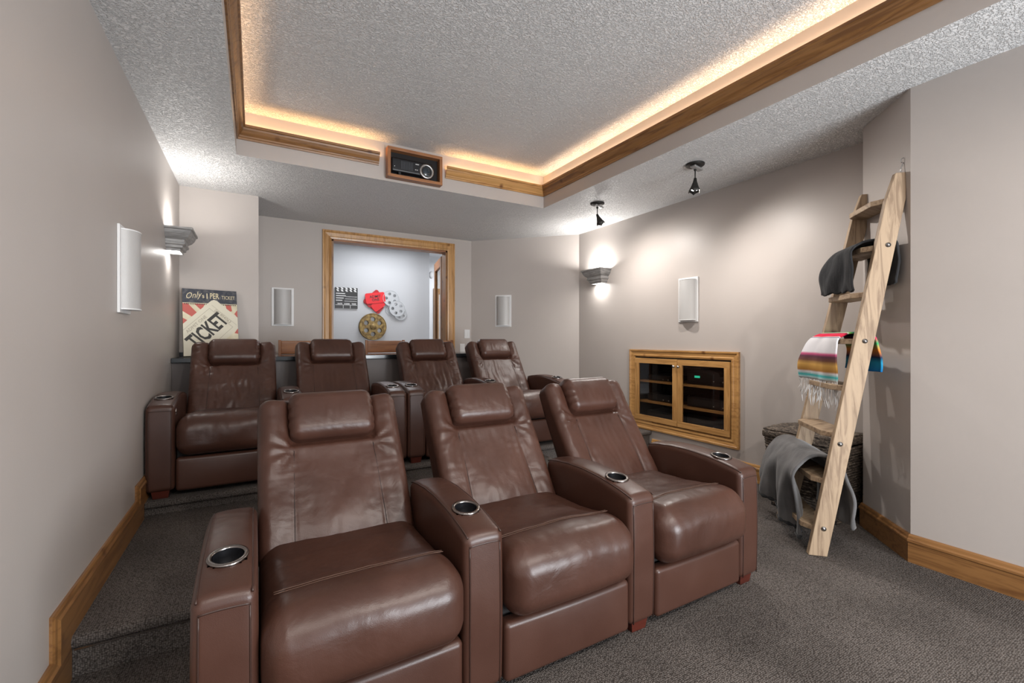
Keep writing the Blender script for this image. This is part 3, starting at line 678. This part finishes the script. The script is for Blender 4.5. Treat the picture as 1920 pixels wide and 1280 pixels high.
# ================================================================== PROJECTOR
pb = thing('projector_box', 'wooden box niche set into the back of the ceiling tray around the projector', 'box', (1.2, 3.795, 2.578))
x0_, x1_ = .974-1.2, 1.462-1.2; H_ = .256; tw = .026; FRW = lambda a: wood('walnut', a)
b = MB(); b.box((x0_, 0, 0), (x1_, .07, tw), FRW(0)); b.box((x0_, 0, H_-tw), (x1_, .07, H_), FRW(0)); b.box((x0_, 0, tw), (x0_+tw, .07, H_-tw), FRW(2)); b.box((x1_-tw, 0, tw), (x1_, .07, H_-tw), FRW(2))
b.build('face_frame', None, pb, .002)
b = MB(); b.box((x0_+tw, .060, tw), (x1_-tw, .073, H_-tw)); b.build('back_lining', M_dark, pb)
pj = thing('projector', 'black projector with round lens inside the wooden ceiling niche', 'projector', (1.2, 3.80, 2.604))
V, F = rbox((.37, .055, .125), .02, 4, .02); V = V+np.array([-.01, .030, .088]); V[:, 2] += (V[:, 0] < -.1)*0; b = MB(); b.add(V, F, M_black, True); b.build('body', None, pj)
b = MB()
for i in range(9): b.box((-.11+i*.012, -.0005, .055), (-.105+i*.012, .004, .125))
b.build('vent_slats', mat('dark_grey_plastic', (.06, .065, .075), .4), pj)
Ml = Matrix.Translation((.115, .004, .072)) @ Matrix.Rotation(PI/2, 4, 'X')
MB().lathe([(.066, -.02), (.066, .008), (.060, .014), (.048, .014), (.044, .004), (.044, -.01)], M_steel, 36, Ml).build('lens_ring', None, pj)
MB().lathe([(.001, .004), (.03, .002), (.044, -.006), (.044, -.02), (.001, -.02)], mat('lens_glass', (.01, .02, .03), .05, coat=1), 30, Ml).build('lens', None, pj)
b = MB(); b.box((.015, -.001, .115), (.045, .003, .121)); b.build('badge', M_white, pj)
for x, w_ in ((.012, .010), (.028, .008), (-.17, .006)): MB().box((x, -.001, .067), (x+w_, .003, .072)).build('button', M_white, pj)
for x in (-.13, .12): MB().box((x, .01, 0), (x+.02, .04, .03)).build('foot', M_black, pj)

# ================================================================== MEDIA CABINET
mc = thing('media_cabinet', 'honey wood framed media cabinet with two glass doors built into the right wall', 'cabinet', (XR, 3.035, 0), -PI/2)
# local x runs from far (-) to near (+); local -y faces the room
HX = .575
CC = [(0, 0), (0, .016), (.012, .020), (.02, .020), (.026, .014), (.055, .020), (.060, .026), (.075, .026), (.075, 0)]
b = MB(); sweep(b, [(-HX, 0, .32), (HX, 0, .32), (HX, 0, 1.015), (-HX, 0, 1.015)], CC, (0, -1, 0), HON(0), True); fixn(b.build('casing', None, mc))
b = MB(); b.box((-HX, 0, .32), (HX, .42, .335), HON(0)); b.box((-HX, 0, 1.0), (HX, .42, 1.015), M_dark); b.box((-HX, 0, .335), (-HX+.015, .42, 1.0), M_dark); b.box((HX-.015, 0, .335), (HX, .42, 1.0), M_dark); b.box((-HX, .41, .33), (HX, .42, 1.0), M_dark)
b.build('carcass', None, mc)
for z in (.52, .74): MB().box((-HX+.015, .02, z), (HX-.015, .40, z+.02)).build('shelf', HON(0), mc)
for i, sx in enumerate((-1, 1)):
    a0, a1 = (sx*HX*.985, sx*.003) if sx < 0 else (.003, HX*.985)
    z0_, z1_ = .335, 1.0; fw = .055
    b = MB(); b.box((a0, -.026, z0_), (a1, -.004, z0_+fw), HON(0)); b.box((a0, -.026, z1_-fw), (a1, -.004, z1_), HON(0)); b.box((a0, -.026, z0_+fw), (a0+fw, -.004, z1_-fw), HON(2)); b.box((a1-fw, -.026, z0_+fw), (a1, -.004, z1_-fw), HON(2))
    d = b.build('door', None, mc, .002)
    MB().box((a0+fw, -.016, z0_+fw), (a1-fw, -.012, z1_-fw)).build('glass_pane', M_glass, d)
    kx = -.028 if sx < 0 else .028
    MB().lathe([(.001, 0), (.006, 0), (.006, .012), (.013, .018), (.013, .024), (.001, .028)], M_steel, 16, Matrix.Translation((kx, -.026, .93)) @ Matrix.Rotation(PI/2, 4, 'X')).build('knob', None, d)
def gear(name, label, x, z, w, h, disp=None, grp='audio components in the cabinet'):
    o = thing(name, label, 'electronics', (XR+.06, 3.035-x, z), -PI/2, grp)
    MB().box((-w/2, 0, .006), (w/2, .28, h)).build('housing', M_black, o, .003)
    b = MB(); b.box((-w/2+.01, -.002, h*.2), (w/2-.01, .001, h*.8)); b.build('front_panel', mat('smoked_panel', (.03, .028, .028), .2), o)
    b = MB()
    for fx in (-.8, .8): b.lathe([(.001, 0), (.012, 0), (.012, .006), (.001, .006)], M_black, 10, Matrix.Translation((fx*w/2, .05, 0)))
    b.build('feet', None, o)
    if disp:
        MB().box((disp[0], -.004, h*.45), (disp[0]+disp[1], -.001, h*.45+.02)).build('display', mat('green_display', (.01, .2, .12), .4, emis=(.03, .55, .33), estr=1.2), o)
    b = MB()
    for kx in (.18, .40): b.lathe([(.001, 0), (.006, 0), (.006, .005), (.001, .006)], M_steel, 12, Matrix.Translation((w*kx, -.002, h*.3)) @ Matrix.Rotation(PI/2, 4, 'X'))
    b.build('control_knobs', None, o); return o
gear('receiver', 'black receiver with green display on the top shelf behind the right glass door', .27, .761, .44, .15, (-.13, .06))
gear('disc_player', 'black disc player on the middle shelf behind the right glass door', .27, .541, .44, .10)
gear('amplifier', 'black amplifier on the cabinet floor behind the right glass door', .27, .336, .44, .13)
gear('cable_box', 'small black box on the top shelf behind the left glass door', -.30, .761, .30, .06)
gear('game_console', 'dark box on the middle shelf behind the left glass door', -.30, .541, .32, .08)
gear('power_conditioner', 'dark box on the cabinet floor behind the left glass door', -.27, .336, .40, .10)

# ================================================================== LADDER
E1 = Vector((.7071, .7071, 0)); NN = Vector((-.7071, .7071, 0)); ZV = Vector((0, 0, 1))
Rb, Rt = Vector((2.722, 1.325, 0)), Vector((3.105, 1.085, 2.12)); Lb, Lt = Vector((3.085, 1.70, 0)), Vector((3.375, 1.355, 2.12))
ld = thing('blanket_ladder', 'rustic pale pine ladder with flat rungs leaning on the angled wall', 'ladder', (0, 0, 0))
ctr = (Rb+Lb)/2; ld.location = ctr
PIN = lambda a: wood('pine', a)
hd = .046; hw = .018
def rail(b0, b1):
    V = []; ts = [0, .93, 1.0]
    for t_ in ts:
        p = b0.lerp(b1, t_)-ctr; k_ = 1 if t_ < .95 else .62
        for sx, sn in ((-1, -1), (1, -1), (1, 1), (-1, 1)): V.append(p+E1*hw*sx+NN*hd*sn*k_)
    F = [(3, 2, 1, 0), (8, 9, 10, 11)]
    for i in range(2): F += [(i*4+k_, i*4+(k_+1) % 4, (i+1)*4+(k_+1) % 4, (i+1)*4+k_) for k_ in range(4)]
    o = MB().add(V, F).build('rail', PIN(2), ld, .003); fixn(o); return o
ra = rail(Rb, Rt); rb_ = rail(Lb, Lt)
RZ = [.14+.262*i for i in range(8)]
def lp(u, z): t_ = z/2.12; return Rb.lerp(Rt, t_).lerp(Lb.lerp(Lt, t_), u)
for z in RZ:
    a, c2 = lp(0, z)-ctr+E1*.017, lp(1, z)-ctr-E1*.017
    o_ = []; f0, f1 = .085, -.060
    V = []
    for zz in (-.015, .015):
        V += [a+NN*f1+ZV*zz, c2+NN*f1+ZV*zz, c2+NN*.045+ZV*zz, c2-E1*.05+NN*f0+ZV*zz, a+E1*.05+NN*f0+ZV*zz, a+NN*.045+ZV*zz]
    n = 6; F = [tuple(range(n))[::-1], tuple(range(n, 2*n))]+[(i, (i+1) % n, n+(i+1) % n, n+i) for i in range(n)]
    fixn(MB().add(V, F).build('rung', PIN(0), ld, .003))
b = MB()
for i, z in enumerate(RZ):
    if i % 2 == 0 or i == 3:
        pass
for z, off in ((.15, 0), (.62, .01), (1.19, 0), (1.72, -.01)):
    p = lp(0, z)-ctr-E1*(hw+.001)
    M = Matrix.Translation(p+NN*off) @ (-E1).to_track_quat('Z', 'Y').to_matrix().to_4x4()
    MB().lathe([(.001, .0), (.013, .0), (.013, .002), (.006, .003), (.005, .007), (.001, .007)], M_steel, 16, M).build('bolt', None, ld)
for (bb, tt_) in ((Rb, Rt), (Lb, Lt)):
    p = tt_-ctr
    pts = [p+ZV*-.01, p+ZV*.03-NN*.005, p+ZV*.055-NN*.012]+[p+ZV*(.07+.014*math.sin(a))-NN*(.014+.010*math.cos(a)) for a in np.linspace(-PI/2, PI*1.3, 10)]
    MB().tube(pts, .0025, M_steel, 8).build('wall_hook', None, ld)

def drape(name, label, zr, u0_, u1_, fl, bl, fo, bo, m, folds, famp, thick=.012, puff=.02, seed=1, rise=0, skew=0, nu=60, hem=0):
    """sheet hanging over a rung: fl/bl drop in front/behind, fo/bo how far out of the ladder each end hangs"""
    nv = 64; V = []; UV = []; c0 = (lp(0, zr)+lp(1, zr))/2
    Lf = fl+.0; tot = fl+bl+.25
    for i in range(nu+1):
        ui = i/nu; ub = (u0_[1]+(u1_[1]-u0_[1])*ui); uf = (u0_[0]+(u1_[0]-u0_[0])*ui)
        flu = fl*(1+skew*(ui-.5))
        key = [(fo*(.8+.4*ui), -flu), (fo*(.82+.4*ui)+.004, -flu*.5), (.095+puff+fo*.12, .0), (.070+puff*.5, .040+rise*.8), (0.02, .050+rise), (-.045, .045+rise*.6), (-.045-bo*.35, -.005), (-bo, -bl*.5), (-bo*.96, -bl)]
        ts = np.linspace(0, 1, len(key)); 
        kd = np.array(key)
        for j in range(nv+1):
            v = j/nv*(len(key)-1); k_ = min(int(v), len(key)-2); f = v-k_
            p0 = kd[max(k_-1, 0)]; p1 = kd[k_]; p2 = kd[k_+1]; p3 = kd[min(k_+2, len(key)-1)]
            q = .5*((2*p1)+(-p0+p2)*f+(2*p0-5*p1+4*p2-p3)*f*f+(-p0+3*p1-3*p2+p3)*f**3)
            hang = max(0, (.04-q[1])/max(fl, bl))
            side = 1 if j < nv/2 else -1
            a = famp*(min(hang, .9)**.8)*(1 if j < nv/2 else .5)
            dn = a*math.sin(ui*folds*2*PI+seed)+a*.5*math.sin(ui*folds*3.7*PI+seed*2+v)
            nn_ = noise.noise(Vector((ui*5+seed, v*1.1, seed)))*.012
            mxx = min(1, max(0, (j/nv-.38)/.24)); base = lp(uf+(ub-uf)*mxx, zr)
            p = base+NN*(q[0]+side*0+dn+nn_)+ZV*(q[1]+.004*math.sin(ui*31+seed)*hang*hem)
            V.append(p-c0); UV.append((ui, j/nv))
    F = [(i*(nv+1)+j, (i+1)*(nv+1)+j, (i+1)*(nv+1)+j+1, i*(nv+1)+j+1) for i in range(nu) for j in range(nv)]
    mb = MB().add(V, F, m, True); o = mb.build(name); o.location = c0
    me = o.data; uvl = me.uv_layers.new(name='UVMap')
    for lo in me.loops: uvl.data[lo.index].uv = UV[lo.vertex_index]
    so = o.modifiers.new('s', 'SOLIDIFY'); so.thickness = thick; so.offset = 0
    tag(o, label, 'blanket'); return o, V, c0, nv
def cloth(name, a, b_, sheen=.3, sc=(30, 30, 30)):
    m = mat(name, a, .9, spec=.15); t = NT(m); c = t.coord(sc); t.color(t.ramp(t.noise(c, 1, 4), [(.3, a), (.7, b_)])); t.b.inputs['Sheen Weight'].default_value = sheen; t.normal(t.bump(t.noise(c, 4, 3), .4, .004)); return m
M_char = cloth('charcoal_knit', (.014, .0145, .016), (.034, .034, .036), .08, (90, 90, 6)); M_gry = cloth('grey_plush', (.062, .060, .061), (.14, .136, .137), .25, (12, 12, 5))
M_trim = cloth('charcoal_trim', (.015, .016, .018), (.035, .036, .038), .2)
drape('dark_throw', 'dark charcoal ribbed throw folded over an upper ladder rung', RZ[6], (.12, .0), (.86, .8), .235, .20, .15, .068, M_char, 1.3, .010, .012, .02, 2, hem=1)
gt, Vg, cg, nvg = drape('grey_throw', 'large grey plush throw with dark braided hem draped over a low rung of the ladder', RZ[1], (.16, .02), (1.28, 1.1), .285, .26, .165, .115, M_gry, 2.3, .030, .016, .05, 3.1, .085, -.5)
nu = 60; hemp = [Vg[i*(nvg+1)] for i in range(0, nu+1, 1)]
b = MB(); rs = [.014+.004*math.sin(i*1.9) for i in range(len(hemp))]; b.tube([p+Vector((0, 0, .0)) for p in hemp], rs, M_trim, 8); b.build('braided_hem', None, gt)
# serape stripes
M_ser = bpy.data.materials.new('striped_serape'); M_ser.use_nodes = True; t = NT(M_ser); t.b.inputs['Roughness'].default_value = .9; t.b.inputs['Specular IOR Level'].default_value = .1
uvn = t.n('ShaderNodeTexCoord'); sp_ = t.n('ShaderNodeSeparateXYZ'); t.l(uvn.outputs['UV'], sp_.inputs[0])
W_ = (.68, .67, .69); stops = [(0, W_), (.035, (.03, .42, .42)), (.055, W_), (.065, (.42, .20, .05)), (.10, (.62, .36, .10)), (.125, (.16, .07, .05)), (.15, (.10, .04, .06)), (.165, (.55, .10, .22)), (.175, W_), (.285, W_), (.292, (.05, .05, .14)), (.30, W_), (.312, (.60, .03, .06)), (.36, (.75, .04, .09)), (.40, (.35, .02, .05)), (.415, W_), (.44, (.2, .45, .05)), (.5, (.03, .35, .32)), (.58, (.7, .35, .02)), (.64, (.02, .25, .5)), (.70, (.6, .03, .1)), (.76, (.03, .4, .15)), (.82, (.7, .25, .05)), (.88, (.02, .03, .08)), (.92, (.02, .25, .42)), (1, (.01, .12, .35))]
def bigramp(fac, st):
    half = len(st)//2+1; A = st[:half]; B = st[half-1:]
    r1_ = t.ramp(fac, A[:2]+A[2:], 'LINEAR'); r2_ = t.ramp(fac, B[:2]+B[2:], 'LINEAR')
    gt_ = t.n('ShaderNodeMath', operation='GREATER_THAN'); gt_.inputs[1].default_value = B[0][0]; t.l(fac, gt_.inputs[0])
    mx_ = t.n('ShaderNodeMix', data_type='RGBA'); t.l(gt_.outputs[0], mx_.inputs[0]); t.l(r1_, mx_.inputs[6]); t.l(r2_, mx_.inputs[7]); return mx_.outputs[2]
t.color(bigramp(sp_.outputs[1], stops))
t.normal(t.bump(t.noise(t.coord((60, 60, 400)), 1, 2), .3, .002))
sr, Vs, cs, nvs = drape('striped_serape', 'colourful striped serape blanket with white fringe over a middle ladder rung', RZ[4], (.12, .05), (1.0, .9), .235, .17, .13, .085, M_ser, 1.6, .010, .010, .0, 4.4)
b = MB(); yarn = mat('white_yarn', (.66, .64, .62), .9)
for i in range(46):
    p = Vs[min(60, int(i/45*60))*(nvs+1)]; L_ = random.uniform(.07, .18); a = random.uniform(0, 6); k_ = random.uniform(.004, .014)
    b.tube([p+Vector((math.sin(a+q*5)*k_*q*1.4, math.cos(a*1.3+q*4)*k_*q, .004-L_*q)) for q in np.linspace(0, 1, 7)], [.0028]*6+[.0015], yarn, 5)
fr_ = b.build('fringe', None, sr); fr_['kind'] = 'stuff'; fr_['label'] = 'white yarn fringe'

# ================================================================== BASKET
M_wick = mat('woven_seagrass', (.06, .045, .035), .8); t = NT(M_wick); c = t.coord((1, 1, 2.2)); n_ = t.noise(c, 38, 4, .65, .6)
t.color(t.ramp(n_, [(.38, (.022, .016, .013)), (.55, (.12, .092, .07)), (.68, (.28, .23, .18))])); t.normal(t.bump(n_, .6, .008))
bk = thing('woven_basket', 'dark woven seagrass trunk with a lid behind the ladder, in the wall corner', 'basket', (3.425, 1.68, 0))
def ring(z, sx, sy, wob=0): return [(x*sx, y*sy, z) for x, y in ((-1, -1), (1, -1), (1, 1), (-1, 1))]
b = MB(); nr_ = 28; sx0, sx1, sy0, sy1 = .165, .20, .21, .245
for i in range(nr_):
    z = .012+i*.0175; f = i/nr_; sx = sx0+(sx1-sx0)*f; sy = sy0+(sy1-sy0)*f; pts = []
    rr_ = .03
    for (cx_, cy_, a0) in ((sx-rr_, sy-rr_, 0), (-sx+rr_, sy-rr_, PI/2), (-sx+rr_, -sy+rr_, PI), (sx-rr_, -sy+rr_, 1.5*PI)):
        for a in np.linspace(a0, a0+PI/2, 5): pts.append((cx_+rr_*math.cos(a), cy_+rr_*math.sin(a), z))
    full = []
    for j in range(len(pts)):
        p, q = Vector(pts[j]), Vector(pts[(j+1) % len(pts)]); k_ = max(1, int((q-p).length/.03))
        for m_ in range(k_): w_ = p.lerp(q, m_/k_); full.append(w_+Vector((noise.noise(w_*40)*.004, noise.noise(w_*37+Vector((3, 0, i)))*.004, noise.noise(w_*20+Vector((0, 0, i*2)))*.006)))
    b.tube(full, .0105, M_wick, 6, True)
b.box((-sx0, -sy0, .0), (sx0, sy0, .49), M_dark); b.build('body', None, bk)
V, F = rbox((.425, .515, .055), .02, 3, .02); V[:, 2] += np.array([noise.noise(Vector(p)*30)*.006 for p in V])+.012*np.cos(V[:, 0]/.22*PI/2); b = MB(); b.add(V+np.array([0, 0, .52]), F, M_wick, True)
for i in range(24): x = -.20+i*.0174; b.tube([(x, y, .549+.012*math.cos(x/.22*PI/2)+noise.noise(Vector((x*20, y*20, 0)))*.003) for y in np.linspace(-.245, .245, 24)], .007, M_wick, 5)
b.build('lid', None, bk)
